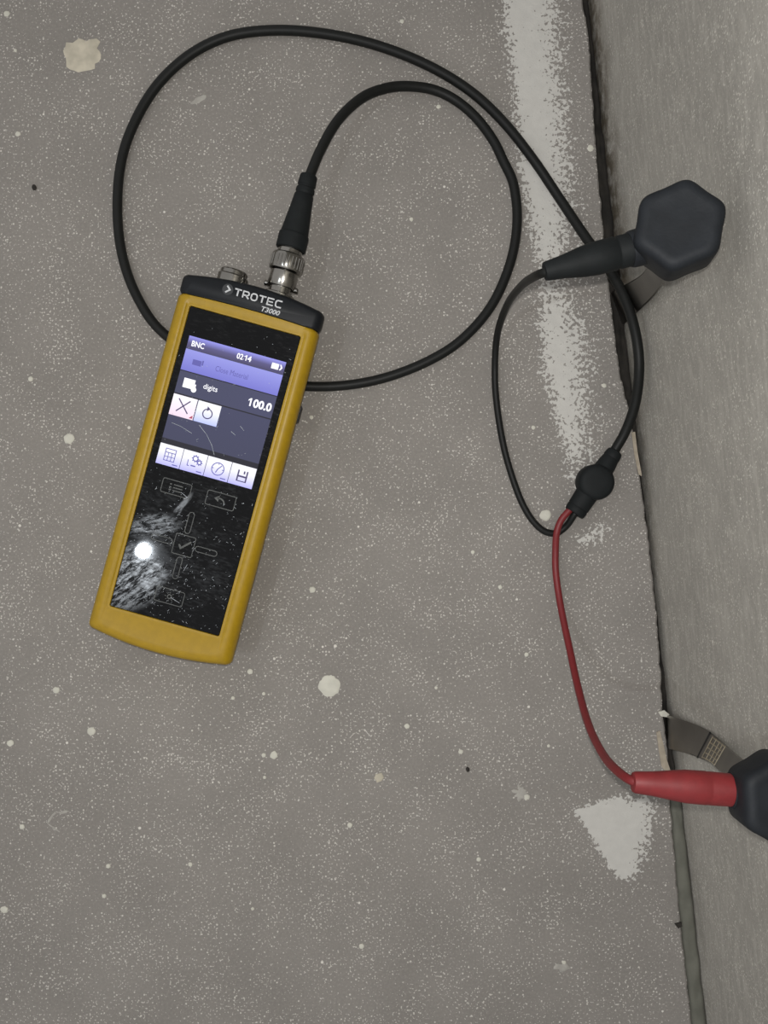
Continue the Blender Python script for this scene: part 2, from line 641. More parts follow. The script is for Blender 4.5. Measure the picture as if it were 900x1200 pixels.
flake('torn_paper', [(769, 858), (773, 856), (777, 872), (781, 890), (785, 902), (781, 905), (775, 898), (772, 880)], M_PAPER)
flake('torn_paper', [(771, 834), (778, 832), (784, 837), (781, 840), (774, 839)], M_DROP, 0.0009)
flake('torn_paper', [(740, 507), (744, 506), (747, 530), (752, 558), (748, 556), (743, 532)], M_PAPER, 0.0004)
flake('torn_paper', [(790, 1082), (798, 1080), (799, 1085), (794, 1087)], M_CRUMB, 0.0008)


def crumb(px, py, r_px, label):
    c = P(px, py)
    r = r_px / F * D
    bm = bmesh.new()
    bmesh.ops.create_icosphere(bm, subdivisions=2, radius=r)
    for v in bm.verts:
        v.co *= 1 + 0.35 * noise.noise(v.co * 900 + Vector((px, py, 0)))
        v.co.y *= 1.35
        v.co.z = v.co.z * 0.6
    zmin = min(v.co.z for v in bm.verts)
    for v in bm.verts:
        v.co.z -= zmin
    o = mesh_obj('debris_crumb', bm, M_CRUMB, smooth=True)
    o.location = c
    o['label'] = label
    o['category'] = 'debris'
    o['group'] = 'dark crumbs on the floor'


crumb(40.5, 220, 2.7, 'tiny black crumb on the floor left of the cable loop')
crumb(548, 901, 2.3, 'tiny dark crumb on the floor left of the red cable')

# ------------------------------------------------------------------ moisture meter
TILT = math.radians(2.1)
meter = empty('moisture_meter', (-0.0919, -0.0547, 0), 'yellow and black handheld moisture meter with lit screen lying on the floor', 'meter')
meter.rotation_euler = (TILT, 0, math.radians(-15.6))
MW = meter.rotation_euler.to_matrix()


def meter_pt(x, y, z):
    return Vector(meter.location) + MW @ Vector((x * MM, y * MM, z * MM))


def rrect(x0, x1, y0, y1, r, z, bb=0.0, bt=0.0, nc=6, ns=10):
    """rounded rectangle loop; bb / bt bulge the bottom and top sides outwards"""
    pts = []
    xm, hw = (x0 + x1) / 2, (x1 - x0) / 2
    cor = [(x1 - r, y0 + r, -90), (x1 - r, y1 - r, 0), (x0 + r, y1 - r, 90), (x0 + r, y0 + r, 180)]
    for ci, (cx, cy, a0) in enumerate(cor):
        arc = [(cx + r * math.cos(math.radians(a0 + 90 * k / nc)), cy + r * math.sin(math.radians(a0 + 90 * k / nc))) for k in range(nc + 1)]
        pts += arc
        nx, ny, na = cor[(ci + 1) % 4]
        e = (nx + r * math.cos(math.radians(na)), ny + r * math.sin(math.radians(na)))
        s = arc[-1]
        pts += [(s[0] + (e[0] - s[0]) * k / ns, s[1] + (e[1] - s[1]) * k / ns) for k in range(1, ns)]
    out = []
    ymid = (y0 + y1) / 2
    for x, y in pts:
        q = max(0, 1 - ((x - xm) / hw) ** 2)
        if y < ymid:
            y -= bb * q * min(1, (ymid - y) / (ymid - y0)) ** 6
        else:
            y += bt * q * min(1, (y - ymid) / (y1 - ymid)) ** 6
        out.append((x * MM, y * MM, z * MM))
    return out


def build_meter():
    W = 29.4
    YB, YT = 1.0, 141.0
    # yellow shell: round flanks, a rail on either side, a lip round the glass
    bm = bmesh.new()
    G = (-22.9, 22.9, 11.9, 136.9)
    loops = [rrect(-W + 5, W - 5, YB + 4, YT, 1.5, 0, 2.4, 0.8),
             rrect(-W + 3.6, W - 3.6, YB + 2, YT, 1.8, 2.0, 3, 0.8),
             rrect(-W + 2.4, W - 2.4, YB + 1, YT, 1.8, 7, 3.2, 0.8),
             rrect(-W + 1.0, W - 1.0, YB + 0.3, YT, 1.8, 14, 3.2, 0.8),
             rrect(-W, W, YB, YT, 1.8, 19.5, 3.2, 0.8),
             rrect(-W + 0.5, W - 0.5, YB + 0.2, YT, 1.8, 22.2, 3.2, 0.8),
             rrect(-W + 2.0, W - 2.0, YB + 1.2, YT, 1.8, 24.2, 3.2, 0.8),
             rrect(-W + 3.6, W - 3.6, YB + 2.4, YT - 0.3, 1.8, 24.9, 3.0, 0.8),
             rrect(G[0] - 1.7, G[1] + 1.7, YB + 3.8, G[3] + 2.3, 2, 24.9, 2.6, 0.6),
             rrect(G[0] - 1.3, G[1] + 1.3, G[2] - 1.4, G[3] + 1.4, 1.4, 24.45, 0, 0),
             rrect(G[0] - 0.9, G[1] + 0.9, G[2] - 0.9, G[3] + 0.9, 1.2, 24.55, 0, 0),
             rrect(G[0] - 0.2, G[1] + 0.2, G[2] - 0.2, G[3] + 0.2, 0.8, 24.4, 0, 0),
             rrect(G[0], G[1], G[2], G[3], 0.7, 23.4, 0, 0)]
    loops = [[(x * (1 + 0.034 * (1 - y / 0.141)), y, z_) if i < 8 else (x, y, z_) for x, y, z_ in lp_] for i, lp_ in enumerate(loops)]
    loft(bm, loops)
    auto_smooth(mesh_obj('shell', bm, M_YELLOW, meter), 50)
    # black end cap
    bm = bmesh.new()
    y0, y1 = 140.9, 148.6
    loops = [rrect(-W + 5, W - 5, y0, y1 - 2, 1.2, 0.4, -0.8, 3),
             rrect(-W + 3.4, W - 3.4, y0, y1 - 0.6, 1.4, 2.4, -0.8, 3.2),
             rrect(-W + 2.2, W - 2.2, y0, y1, 1.8, 7, -0.8, 3.2),
             rrect(-W + 0.8, W - 0.8, y0, y1, 1.8, 14, -0.8, 3.2),
             rrect(-W - 0.15, W + 0.15, y0, y1, 1.8, 19.5, -0.8, 3.2),
             rrect(-W + 0.35, W - 0.35, y0, y1 - 0.1, 1.8, 22.4, -0.8, 3.2),
             rrect(-W + 1.8, W - 1.8, y0, y1 - 0.7, 1.6, 24.4, -0.8, 3.1),
             rrect(-W + 3.4, W - 3.4, y0 + 0.15, y1 - 1.5, 1.4, 25.0, -0.8, 3.0)]
    loft(bm, loops)
    cap = auto_smooth(mesh_obj('end_cap', bm, M_CAP, meter), 50)
    # black front glass
    bm = bmesh.new()
    loft(bm, [rrect(G[0], G[1], G[2], G[3], 0.7, 22), rrect(G[0], G[1], G[2], G[3], 0.7, HT - 0.1),
              rrect(G[0] + 0.15, G[1] - 0.15, G[2] + 0.15, G[3] - 0.15, 0.6, HT)])
    glass = mesh_obj('front_glass', bm, M_GLASS, meter)
    return cap, glass


cap, glass = build_meter()


def flat(name, mat, parent, z, polys, thick=0.03):
    """thin printed or lit shapes lying at height z (mm); polys are outlines in mm"""
    bm = bmesh.new()
    for poly in polys:
        b_ = [bm.verts.new((x * MM, y * MM, (z - thick) * MM)) for x, y in poly]
        t_ = [bm.verts.new((x * MM, y * MM, z * MM)) for x, y in poly]
        bm.faces.new(t_)
        n = len(poly)
        for i in range(n):
            bm.faces.new((b_[i], b_[(i + 1) % n], t_[(i + 1) % n], t_[i]))
    return mesh_obj(name, bm, mat, parent)


def ring_strip(pts, wdt, closed=True):
    """quads that follow a line with the given width"""
    pv = [Vector(p) for p in pts]
    n = len(pv)
    lf, rt = [], []
    for i in range(n):
        a = pv[i - 1] if (closed or i > 0) else pv[i] * 2 - pv[i + 1]
        b = pv[(i + 1) % n] if (closed or i < n - 1) else pv[i] * 2 - pv[i - 1]
        d0, d1 = (pv[i] - a).normalized(), (b - pv[i]).normalized()
        t = (d0 + d1).normalized()
        nn = Vector((-t.y, t.x))
        k = wdt / 2 / max(0.45, nn.dot(Vector((-d0.y, d0.x))))
        lf.append(pv[i] + nn * k)
        rt.append(pv[i] - nn * k)
    return [[tuple(rt[i]), tuple(rt[(i + 1) % n]), tuple(lf[(i + 1) % n]), tuple(lf[i])] for i in range(n if closed else n - 1)]


def rr2(x0, x1, y0, y1, r, nc=4):
    out = []
    for cx, cy, a0 in ((x1 - r, y0 + r, -90), (x1 - r, y1 - r, 0), (x0 + r, y1 - r, 90), (x0 + r, y0 + r, 180)):
        out += [(cx + r * math.cos(math.radians(a0 + 90 * k / nc)), cy + r * math.sin(math.radians(a0 + 90 * k / nc))) for k in range(nc + 1)]
    return out


def circ(cx, cy, r, n=20, a0=0, a1=360):
    full = abs(a1 - a0) >= 360
    m = n if full else n + 1
    return [(cx + r * math.cos(math.radians(a0 + (a1 - a0) * k / n)), cy + r * math.sin(math.radians(a0 + (a1 - a0) * k / n))) for k in range(m)]


def rect(x0, x1, y0, y1):
    return [(x0, y0), (x1, y0), (x1, y1), (x0, y1)]


def text(name, s, mat, parent, x0, x1, y0, hgt, z, bold=0.0, shear=0.0):
    cu = bpy.data.curves.new('lettering', 'FONT')
    cu.body = s
    cu.size = 1.0
    cu.offset = bold
    cu.shear = shear
    cu.resolution_u = 3
    tmp = bpy.data.objects.new('lettering', cu)
    C.objects.link(tmp)
    dg = bpy.context.evaluated_depsgraph_get()
    me = bpy.data.meshes.new_from_object(tmp.evaluated_get(dg))
    bpy.data.objects.remove(tmp)
    bpy.data.curves.remove(cu)
    xs = [v.co.x for v in me.vertices]
    sx = (x1 - x0) / (max(xs) - min(xs))
    mx = min(xs)
    sy = hgt / 0.70
    for v in me.vertices:
        v.co = Vector(((x0 + (v.co.x - mx) * sx) * MM, (y0 + v.co.y * sy) * MM, z * MM))
    me.name = name
    me.materials.clear()
    me.materials.append(mat)
    o = bpy.data.objects.new(name, me)
    C.objects.link(o)
    o.parent = parent
    return o


# lettering on the cap
CZ = 25.06
lw, lh, ly = 2.85, 3.1, 145.3
strokes = []
for i, ch in enumerate('TROTEC'):
    lx = -7.1 + i * 3.36
    x_, t_, q_ = lx + lw, ly + lh, 0.27
    if ch == 'T':
        strokes += ring_strip([(lx, t_ - q_), (x_, t_ - q_)], 0.55, False) + ring_strip([(lx + lw / 2, t_ - q_), (lx + lw / 2, ly + 0.2)], 0.6, False)
    elif ch == 'R':
        strokes += ring_strip([(lx + q_, ly + 0.2), (lx + q_, t_ - q_), (x_ - 0.8, t_ - q_), (x_ - 0.3, t_ - 0.7), (x_ - 0.3, t_ - 1.3), (x_ - 0.8, t_ - 1.75), (lx + q_, t_ - 1.75)], 0.55, False)
        strokes += ring_strip([(lx + 1.5, t_ - 1.8), (x_ - 0.1, ly + 0.2)], 0.6, False)
    elif ch == 'O':
        strokes += ring_strip(rr2(lx + q_, x_ - q_, ly + q_, t_ - q_, 0.9), 0.55)
    elif ch == 'E':
        strokes += ring_strip([(x_ - 0.1, t_ - q_), (lx + q_, t_ - q_), (lx + q_, ly + q_), (x_ - 0.1, ly + q_)], 0.55, False)
        strokes += ring_strip([(lx + q_, ly + lh / 2), (x_ - 0.35, ly + lh / 2)], 0.5, False)
    else:
        strokes += ring_strip([(x_ - 0.1, t_ - q_), (lx + 0.95, t_ - q_), (lx + 0.42, t_ - 0.55), (lx + q_, t_ - 1.0), (lx + q_, ly + 1.0), (lx + 0.42, ly + 0.55), (lx + 0.95, ly + q_), (x_ - 0.1, ly + q_)], 0.55, False)
flat('lettering', M_LOGO, cap, CZ, strokes)
text('lettering', 'T3000', M_LOGO, cap, 5.0, 12.6, 142.4, 1.9, CZ, bold=0.02, shear=0.2)
flat('badge_disc', M_LOGO2, cap, CZ, [circ(-9.9, 147.0, 2.2, 24)])
flat('badge_chevron', M_LOGO, cap, CZ + 0.04, ring_strip([(-10.4, 148.4), (-9.0, 147.1), (-10.6, 145.7)], 0.65, False))

# lit display
E_DARK = emit('screen_dark', srgb(58, 60, 84), srgb(66, 68, 100), 'Y')
E_ROW = emit('screen_row', srgb(64, 66, 92), srgb(66, 68, 98), 'X')
E_STAT = emit('screen_status', srgb(70, 66, 100), srgb(150, 150, 235), 'Y', mids=[(0.45, srgb(88, 84, 130))])
E_TITLE = emit('screen_title', srgb(118, 118, 206), srgb(150, 152, 228), 'Y')
E_BTN = emit('screen_button', srgb(186, 184, 252), srgb(250, 250, 255), 'Y', mids=[(0.6, srgb(244, 244, 255))])
E_BTN2 = emit('screen_button_pink', srgb(246, 222, 240), srgb(255, 250, 255), 'Y')
E_BTN3 = emit('screen_button_blue', srgb(190, 200, 255), srgb(250, 250, 255), 'Y', mids=[(0.6, srgb(246, 248, 255))])
E_WHITE = emit('screen_white', (1.1, 1.1, 1.15, 1), (1.1, 1.1, 1.15, 1))
E_INK = emit('screen_ink', srgb(78, 70, 110), srgb(78, 70, 110))
E_INK2 = emit('screen_faint_ink', srgb(96, 94, 170), srgb(96, 94, 170))
E_LINE = emit('screen_line', srgb(22, 22, 34), srgb(22, 22, 34))
E_RED = emit('screen_red', srgb(170, 60, 90), srgb(170, 60, 90))
X0, X1 = -20.1, 20.1
Z0, Z1, Z2 = HT + 0.05, HT + 0.09, HT + 0.13
disp = flat('display', E_DARK, meter, Z0, [rect(X0, X1, 72.8, 125.5)])
flat('status_bar', E_STAT, disp, Z1, [rect(X0, X1, 120.4, 125.5)])
flat('title_bar', E_TITLE, disp, Z1, [rect(X0, X1, 111.6, 120.2)])
flat('value_row', E_ROW, disp, Z1, [rect(X0, X1, 102.2, 111.2)])
flat('row_line', E_LINE, disp, Z2, [rect(X0, X1, 101.7, 102.2)])
flat('row_line', E_LINE, disp, Z2, [rect(X0, X1, 111.2, 111.6)])
flat('dark_strip', E_LINE, disp, Z1, [rect(X0, X1, 81.2, 83.4)])  # dark strip above the bottom row of buttons
text('screen_text', 'BNC', E_WHITE, disp, -18.4, -13.2, 121.7, 2.2, Z2, bold=0.02)
one = lambda x, y, h_, w_: [[(x + w_ * 0.55, y), (x + w_, y), (x + w_, y + h_), (x + w_ * 0.65, y + h_), (x, y + h_ * 0.78), (x, y + h_ * 0.6), (x + w_ * 0.55, y + h_ * 0.75)]]
text('screen_text', '02', E_WHITE, disp, 0.3, 2.9, 121.8, 2.2, Z2, bold=0.02)
flat('screen_text', E_WHITE, disp, Z2, one(3.5, 121.8, 2.2, 0.9) + [rect(3.15, 3.35, 122.1, 122.35), rect(3.15, 3.35, 123.2, 123.45)])
text('screen_text', '4', E_WHITE, disp, 4.7, 6.3, 121.8, 2.2, Z2, bold=0.02)
flat('battery_icon', E_WHITE, disp, Z2, [rect(14.7, 17.6, 121.7, 124.0), [(18.0, 121.7), (18.5, 121.7), (19.2, 122.8), (18.5, 124.0), (18.0, 124.0), (18.5, 122.8)]])
text('screen_text', 'Close Material', E_INK2, disp, -6.6, 6.8, 114.6, 2.2, Z2)
flat('title_icon', E_INK2, disp, Z2, [rect(-16.2, -12.6, 114.6, 116.8), rect(-12.4, -11.8, 115.2, 117.2)])
flat('folder_icon', E_WHITE, disp, Z2, [rect(-17.6, -13.0, 105.0, 108.8), circ(-12.9, 105.0, 1.1, 14), rect(-13.6, -12.4, 105.0, 107.2)])
text('screen_text', 'digits', E_WHITE, disp, -9.4, -3.6, 106.6, 2.1, Z2, bold=0.004)
flat('screen_text', E_WHITE, disp, Z2, one(9.5, 104.8, 3.2, 1.3))
text('screen_text', '00.0', E_WHITE, disp, 11.6, 19.2, 104.8, 3.2, Z2, bold=0.035)
flat('screen_button', E_BTN2, disp, Z1, [rect(X0, -10.2, 93.1, 101.6)])
flat('screen_button', E_BTN3, disp, Z1, [rect(-9.8, -0.3, 93.1, 101.6)])
flat('cross_icon', E_INK, disp, Z2, ring_strip([(-17.6, 100.2), (-12.8, 95.0)], 0.5, False) + ring_strip([(-12.8, 100.2), (-17.6, 95.0)], 0.5, False))
flat('corner_mark', E_RED, disp, Z2, [[(-11.9, 93.6), (-10.5, 93.6), (-10.5, 95.0)]])
flat('refresh_icon', E_INK, disp, Z2, ring_strip(circ(-5.0, 97.2, 1.9, 18, 110, 430), 0.45, False) + [[(-5.6, 98.2), (-5.6, 100.2), (-4.2, 99.2)]])
bx = [X0, -10.3, -0.25, 9.8, X1]
for i in range(4):
    flat('screen_button', E_BTN, disp, Z1, [rect(bx[i] + (0.12 if i else 0), bx[i + 1] - 0.12, 72.8, 81.2)])
# calculator
cx, cy = -15.2, 77.2
flat('calculator_icon', E_INK2, disp, Z2, ring_strip(rect(cx - 2.1, cx + 2.1, cy - 2.4, cy + 2.4), 0.3)
     + ring_strip([(cx - 2.1, cy + 0.9), (cx + 2.1, cy + 0.9)], 0.3, False) + ring_strip([(cx - 2.1, cy - 0.8), (cx + 2.1, cy - 0.8)], 0.25, False)
     + ring_strip([(cx - 0.7, cy + 0.9), (cx - 0.7, cy - 2.4)], 0.25, False) + ring_strip([(cx + 0.7, cy + 0.9), (cx + 0.7, cy - 2.4)], 0.25, False))
# gears
cx, cy = -5.2, 77.0


def gear(gx, gy, r):
    out = ring_strip(circ(gx, gy, r, 16), 0.4)
    for k in range(8):
        a = k * math.pi / 4
        out += ring_strip([(gx + r * math.cos(a), gy + r * math.sin(a)), (gx + (r + 0.55) * math.cos(a), gy + (r + 0.55) * math.sin(a))], 0.35, False)
    return out


flat('gears_icon', E_INK2, disp, Z2, gear(cx + 0.3, cy + 1.6, 1.0) + gear(cx + 2.2, cy + 0.4, 0.75)
     + ring_strip([(cx - 2.4, cy + 0.6), (cx - 2.4, cy - 1.8), (cx - 1.6, cy - 1.8)], 0.3, False)
     + ring_strip([(cx - 1.0, cy - 1.5), (cx + 1.0, cy - 1.5)], 0.5, False))
# dial
cx, cy = 4.8, 77.0
flat('dial_icon', E_INK2, disp, Z2, ring_strip(circ(cx, cy, 2.5, 26), 0.35) + ring_strip([(cx - 0.6, cy - 1.6), (cx, cy), (cx + 1.3, cy + 1.6)], 0.35, False)
     + ring_strip([(cx - 2.4, cy), (cx - 1.7, cy)], 0.3, False) + ring_strip([(cx, cy + 2.4), (cx, cy + 1.8)], 0.3, False) + ring_strip([(cx + 1.7, cy), (cx + 2.4, cy)], 0.3, False))
# disk
cx, cy = 15.0, 76.8
flat('disk_icon', E_INK, disp, Z2, [rect(cx - 2.1, cx - 1.5, cy - 2.3, cy + 2.3), rect(cx + 1.5, cx + 2.1, cy - 2.3, cy + 2.3),
                                    rect(cx - 1.5, cx + 1.5, cy - 0.5, cy + 0.2), rect(cx - 1.5, cx + 1.5, cy - 2.3, cy - 1.9), rect(cx + 0.3, cx + 0.9, cy + 1.0, cy + 2.2)])
for i in range(3):
    flat('button_caption', E_INK2, disp, Z2, [rect(bx[i + 1] - 3.2, bx[i + 1] - 1.0, 73.5, 73.9)])

# printed touch keys on the glass
LW = 0.3
flat('menu_key', M_PRINT, glass, Z0, ring_strip(rr2(-15.3, -3.4, 62.2, 67.9, 0.7), LW)
     + [q for yy in (66.2, 65.0, 63.8) for q in (rect(-10.6, -6.8, yy - 0.2, yy + 0.2), rect(-12.2, -11.4, yy - 0.25, yy + 0.25))])
flat('back_key', M_PRINT, glass, Z0, ring_strip(rr2(3.3, 15.1, 62.2, 68.0, 0.7), LW)
     + ring_strip(circ(8.6, 63.4, 2.4, 10, 20, 110), 0.6, False) + [[(6.4, 65.4), (8.4, 66.9), (8.3, 64.3)]])
flat('confirm_key', M_PRINT, glass, Z0, ring_strip(rr2(-4.5, 3.7, 39.5, 47.7, 0.5), LW)
     + ring_strip([(-2.4, 43.6), (-1.4, 42.2), (2.2, 45.6)], 0.75, False))
flat('up_key', M_PRINT, glass, Z0, ring_strip(rr2(-1.6, 0.6, 48.6, 57.4, 1.05), LW))
flat('down_key', M_PRINT, glass, Z0, ring_strip(rr2(-1.6, 0.6, 29.6, 38.6, 1.05), LW))
flat('right_key', M_PRINT, glass, Z0, ring_strip(rr2(4.4, 13.4, 42.6, 44.8, 1.05), LW))
flat('left_key', M_PRINT, glass, Z0, ring_strip(rr2(-14.0, -5.2, 42.6, 44.8, 1.05), LW))
flat('light_key', M_PRINT, glass, Z0, ring_strip(rr2(-6.4, 5.2, 19.1, 25.0, 0.7), LW) + ring_strip(circ(-0.6, 22.0, 0.8, 16), 0.4)
     + [q for k in range(8) for q in ring_strip([(-0.6 + 1.3 * math.cos(k * math.pi / 4), 22.0 + 1.3 * math.sin(k * math.pi / 4)),
                                                (-0.6 + 2.0 * math.cos(k * math.pi / 4), 22.0 + 2.0 * math.sin(k * math.pi / 4))], 0.25, False)])

# dust and scratches on the worn glass
bm_d = []
rd = random.Random(3)
for i in range(520):
    x = rd.uniform(-22.5, 22.5)
    y = rd.uniform(12.4, 136) if i > 400 else 12.4 + 58 * rd.random() ** 1.1
    if i < 210:
        x = -22.5 + 30 * rd.random() ** 1.5
        y = 13 + 40 * rd.random()
    a = rd.choice((0.9, 0.9, -0.4, rd.uniform(0, 3.14))) + rd.uniform(-0.3, 0.3)
    ln = rd.choice((0.15, 0.2, 0.3, 0.3, 0.5, 0.9))
    wd_ = rd.uniform(0.06, 0.16) if ln > 0.25 else rd.uniform(0.12, 0.3)
    if not (-22.2 < x < 22.2):
        continue
    dx, dy = math.cos(a) * ln / 2, math.sin(a) * ln / 2
    bm_d += ring_strip([(x - dx, y - dy), (x + dx, y + dy)], wd_, False)
for pts in ([(-7, 92), (-3, 89), (0, 85.5), (2, 82)], [(-18, 90), (-14, 89.5), (-9, 88)], [(9, 96), (11, 94.6)],
            [(6, 93), (8, 92)], [(-5.4, 61.6), (-4, 62.6), (-7, 64)], [(3, 36.5), (2.2, 33.6)], [(0, 21.8), (4, 20.6)]):
    bm_d += ring_strip(pts, 0.16, False)
dust = flat('dust_and_scratches', M_DUST, meter, HT + 0.17, bm_d, 0.02)
dust['kind'] = 'stuff'

# sockets on the end of the meter
ax = (0, 1, 0)
sx, sz = -11.9 * MM, 13.5 * MM
bm = bmesh.new()
lathe(bm, [(0, 6.3 * MM), (4.6 * MM, 6.3 * MM), (5.2 * MM, 5.7 * MM), (6.6 * MM, 5.6 * MM), (7.2 * MM, 5.1 * MM), (7.2 * MM, 4.2 * MM), (3 * MM, 4.1 * MM)],
      Vector((sx, 0.1498, sz)), ax, 40)
so = auto_smooth(mesh_obj('probe_socket', bm, M_CHROME, meter), 35)
bm = bmesh.new()
lathe(bm, [(0, 4.0 * MM), (2.8 * MM, 4.0 * MM), (3.4 * MM, 3.4 * MM)], Vector((sx, 0.1528, sz)), ax, 32)
mesh_obj('socket_insert', bm, M_HOLE, so)
bm = bmesh.new()
for k in range(5):
    aa = math.radians(90 + 72 * k)
    lathe(bm, [(0, 0.5 * MM), (1.2 * MM, 0.5 * MM), (1.5 * MM, 0.2 * MM)], Vector((sx + 2 * MM * math.cos(aa), 0.1558, sz + 2 * MM * math.sin(aa))), ax, 10)
mesh_obj('contact_pin', bm, M_BRASS, so)
jx, jz = 8.2 * MM, 13.5 * MM
bm = bmesh.new()
lathe(bm, [(0, 6.6 * MM), (1.6 * MM, 6.6 * MM), (2.0 * MM, 6.2 * MM), (2.0 * MM, 4.9 * MM), (7 * MM, 4.9 * MM)], Vector((jx, 0.1508, jz)), ax, 40)
jk = auto_smooth(mesh_obj('jack', bm, M_CHROME, meter), 35)
for sgn in (-1, 1):
    bm = bmesh.new()
    lathe(bm, [(0, 1.1 * MM), (2.2 * MM, 1.1 * MM), (2.6 * MM, 0.7 * MM)], Vector((jx + sgn * 4.6 * MM, 0.1558, jz)), (sgn, 0, 0), 16)
    auto_smooth(mesh_obj('bayonet_lug', bm, M_CHROME, jk))
# side button
bm = bmesh.new()
box(bm, 27.0 * MM, 29.7 * MM, 103.5 * MM, 111 * MM, 11.5 * MM, 17.5 * MM)
bmesh.ops.bevel(bm, geom=bm.edges[:], offset=0.5 * MM, segments=2, affect='EDGES')
mesh_obj('side_button', bm, M_CAP, meter)

# ------------------------------------------------------------------ measuring cable
cable = empty('measuring_cable', P(697, 565, 0), 'long black test cable curled over the floor, splitting into red and black plugs', 'cable')


def cpart(name, bm, mat, parent=None, ang=40):
    o = mesh_obj(name, bm, mat, None)
    o.data.transform(Matrix.Translation(-Vector(cable.location)))
    auto_smooth(o, ang)
    o.parent = parent or cable
    return o


def along(a, b):
    return (b - a).normalized()


# coaxial plug on the meter
b_ax = MW @ Vector((-0.02, 1, 0.0)).normalized()
b0 = meter_pt(8.2, 155.2, 13.5)
mm = lambda prof: [(d * MM, r * MM) for d, r in prof]
bm = bmesh.new()
lathe(bm, mm([(0, 5.6), (0.4, 5.9), (6.4, 5.7), (7.0, 6.5), (7.4, 6.8), (13.2, 6.8), (14.0, 6.2), (14.3, 5.2), (15.4, 5.0), (17.2, 5.0)]), b0, b_ax, 40)
plug = cpart('coax_plug', bm, M_CHROME)
bm = bmesh.new()
side = b_ax.cross(Vector((0, 0, 1))).normalized()
for k in range(28):      # knurling on the coupling nut
    a = 2 * math.pi * k / 28
    u2 = side * math.cos(a) + side.cross(b_ax) * math.sin(a)
    lathe(bm, mm([(0, 0.30), (4.6, 0.30)]), b0 + b_ax * 8.0 * MM + u2 * 6.75 * MM, b_ax, 6)
cpart('knurled_grip', bm, M_CHROME, plug)
bm = bmesh.new()
bb = b0 + b_ax * 16.2 * MM
lathe(bm, mm([(0, 5.9), (0.3, 6.2), (5.6, 6.25), (6.2, 6.1), (6.5, 5.75), (12, 5.1), (18, 4.4), (22.6, 3.95), (23.0, 3.6), (23.6, 3.6), (24.0, 3.9),
                (25.4, 3.8), (25.8, 3.4), (26.4, 3.4), (26.8, 3.75), (30.6, 3.55), (31.0, 3.2), (31.0, 2.2)]), bb, b_ax, 36)
cpart('cable_boot', bm, M_RUBBER, plug)
be = bb + b_ax * 29 * MM

R_C = 2.1
z = 2.15
pts = [be, P(376, 175, 19.5), P(396, 141, 17), P(423, 115.5, 13), P(450, 104, 9), P(477, 101, 6), P(507, 105, 3.5), P(533, 117, z), P(557, 137, z), P(577, 163, z), P(590, 189, z),
       P(602, 217, z), P(606, 260, z), P(598, 308, z), P(576, 358, z), P(541, 398, z), P(500, 424, z), P(450, 443, z), P(400, 452, z),
       P(350, 452, z), P(300, 444, z), P(240, 423, z), P(190, 389, z), P(164, 354, z), P(146, 310, z), P(138, 260, z), P(140, 202, z), P(153, 154, z), P(181, 104, z),
       P(220, 66, z), P(266, 43, z), P(320, 35.5, z), P(380, 39.5, z), P(441, 53, z), P(500, 76, z), P(550, 106, z), P(590, 143, z), P(625, 187, z),
       P(656, 233, z), P(687, 279, 6), P(710, 310, 12), P(731, 347, 18), P(744, 387, 21), P(749, 428, 20), P(745, 470, 14), P(734, 503, 8.5), P(722, 525, 6), P(712, 541, 5.6)]
bm = bmesh.new()
tube(bm, catmull(pts, 8), R_C * MM, 14)
cpart('coax_cable', bm, M_CABLE, ang=60)

# splitter lying on the floor
s_c = P(697, 565, 5.6)
s_up = along(P(673, 599, 5.6), P(721, 527, 5.6))
bm = bmesh.new()
lathe(bm, mm([(0, 5.8), (0.6, 7.0), (1.8, 7.6), (8.6, 7.6), (9.8, 7.1), (10.5, 5.8), (10.7, 3.0)]), Vector((s_c.x, s_c.y, 0.0002)), (0, 0, 1), 40)
spl = cpart('splitter', bm, M_RUBBER)
bm = bmesh.new()
lathe(bm, mm([(4, 4.4), (9, 4.1), (12, 3.6), (12.4, 3.5), (12.8, 3.7), (14.5, 3.5), (15.6, 3.2), (16.0, 2.6), (16.0, 2.1)]), s_c, s_up, 28)
cpart('strain_relief', bm, M_RUBBER, spl)
bm = bmesh.new()
lathe(bm, mm([(4, 5.0), (9, 4.8), (12.5, 4.7), (13.0, 4.5), (13.4, 4.7), (15.4, 4.6), (16.0, 4.2), (16.0, 2.0)]), s_c, -s_up, 28, squash=0.85)
cpart('strain_relief', bm, M_RUBBER, spl)

# red lead
ZP = 112
pr0, pr1 = P(741, 916.5, ZP), P(872, 927, ZP)
r_ax = along(pr0, pr1)
pts = [P(676, 586, 5.8), P(669, 596, 5.8), P(658, 609, 5.8), P(652.5, 624, 5.4), P(651, 645, 3.4), P(651.5, 672, 3.2), P(657, 710, 7), P(667, 758, 18), P(678, 808, 36), P(690, 850, 58),
       P(706, 883, 82), P(722, 902, 101), P(741, 915, ZP - 0.4), pr0 + r_ax * 6 * MM]
bm = bmesh.new()
tube(bm, catmull(pts, 9), 1.45 * MM, 12)
cpart('red_lead', bm, M_RED, ang=60)
bm = bmesh.new()
lathe(bm, mm([(0, 2.0), (0.2, 2.9), (0.9, 3.2), (6, 3.6), (12, 4.4), (16, 4.9), (22, 5.0), (22.5, 4.9), (23, 4.9), (23.4, 4.95), (34, 4.8), (34.4, 4.4)]), pr0, r_ax, 36)
rp = cpart('red_plug', bm, M_REDP)

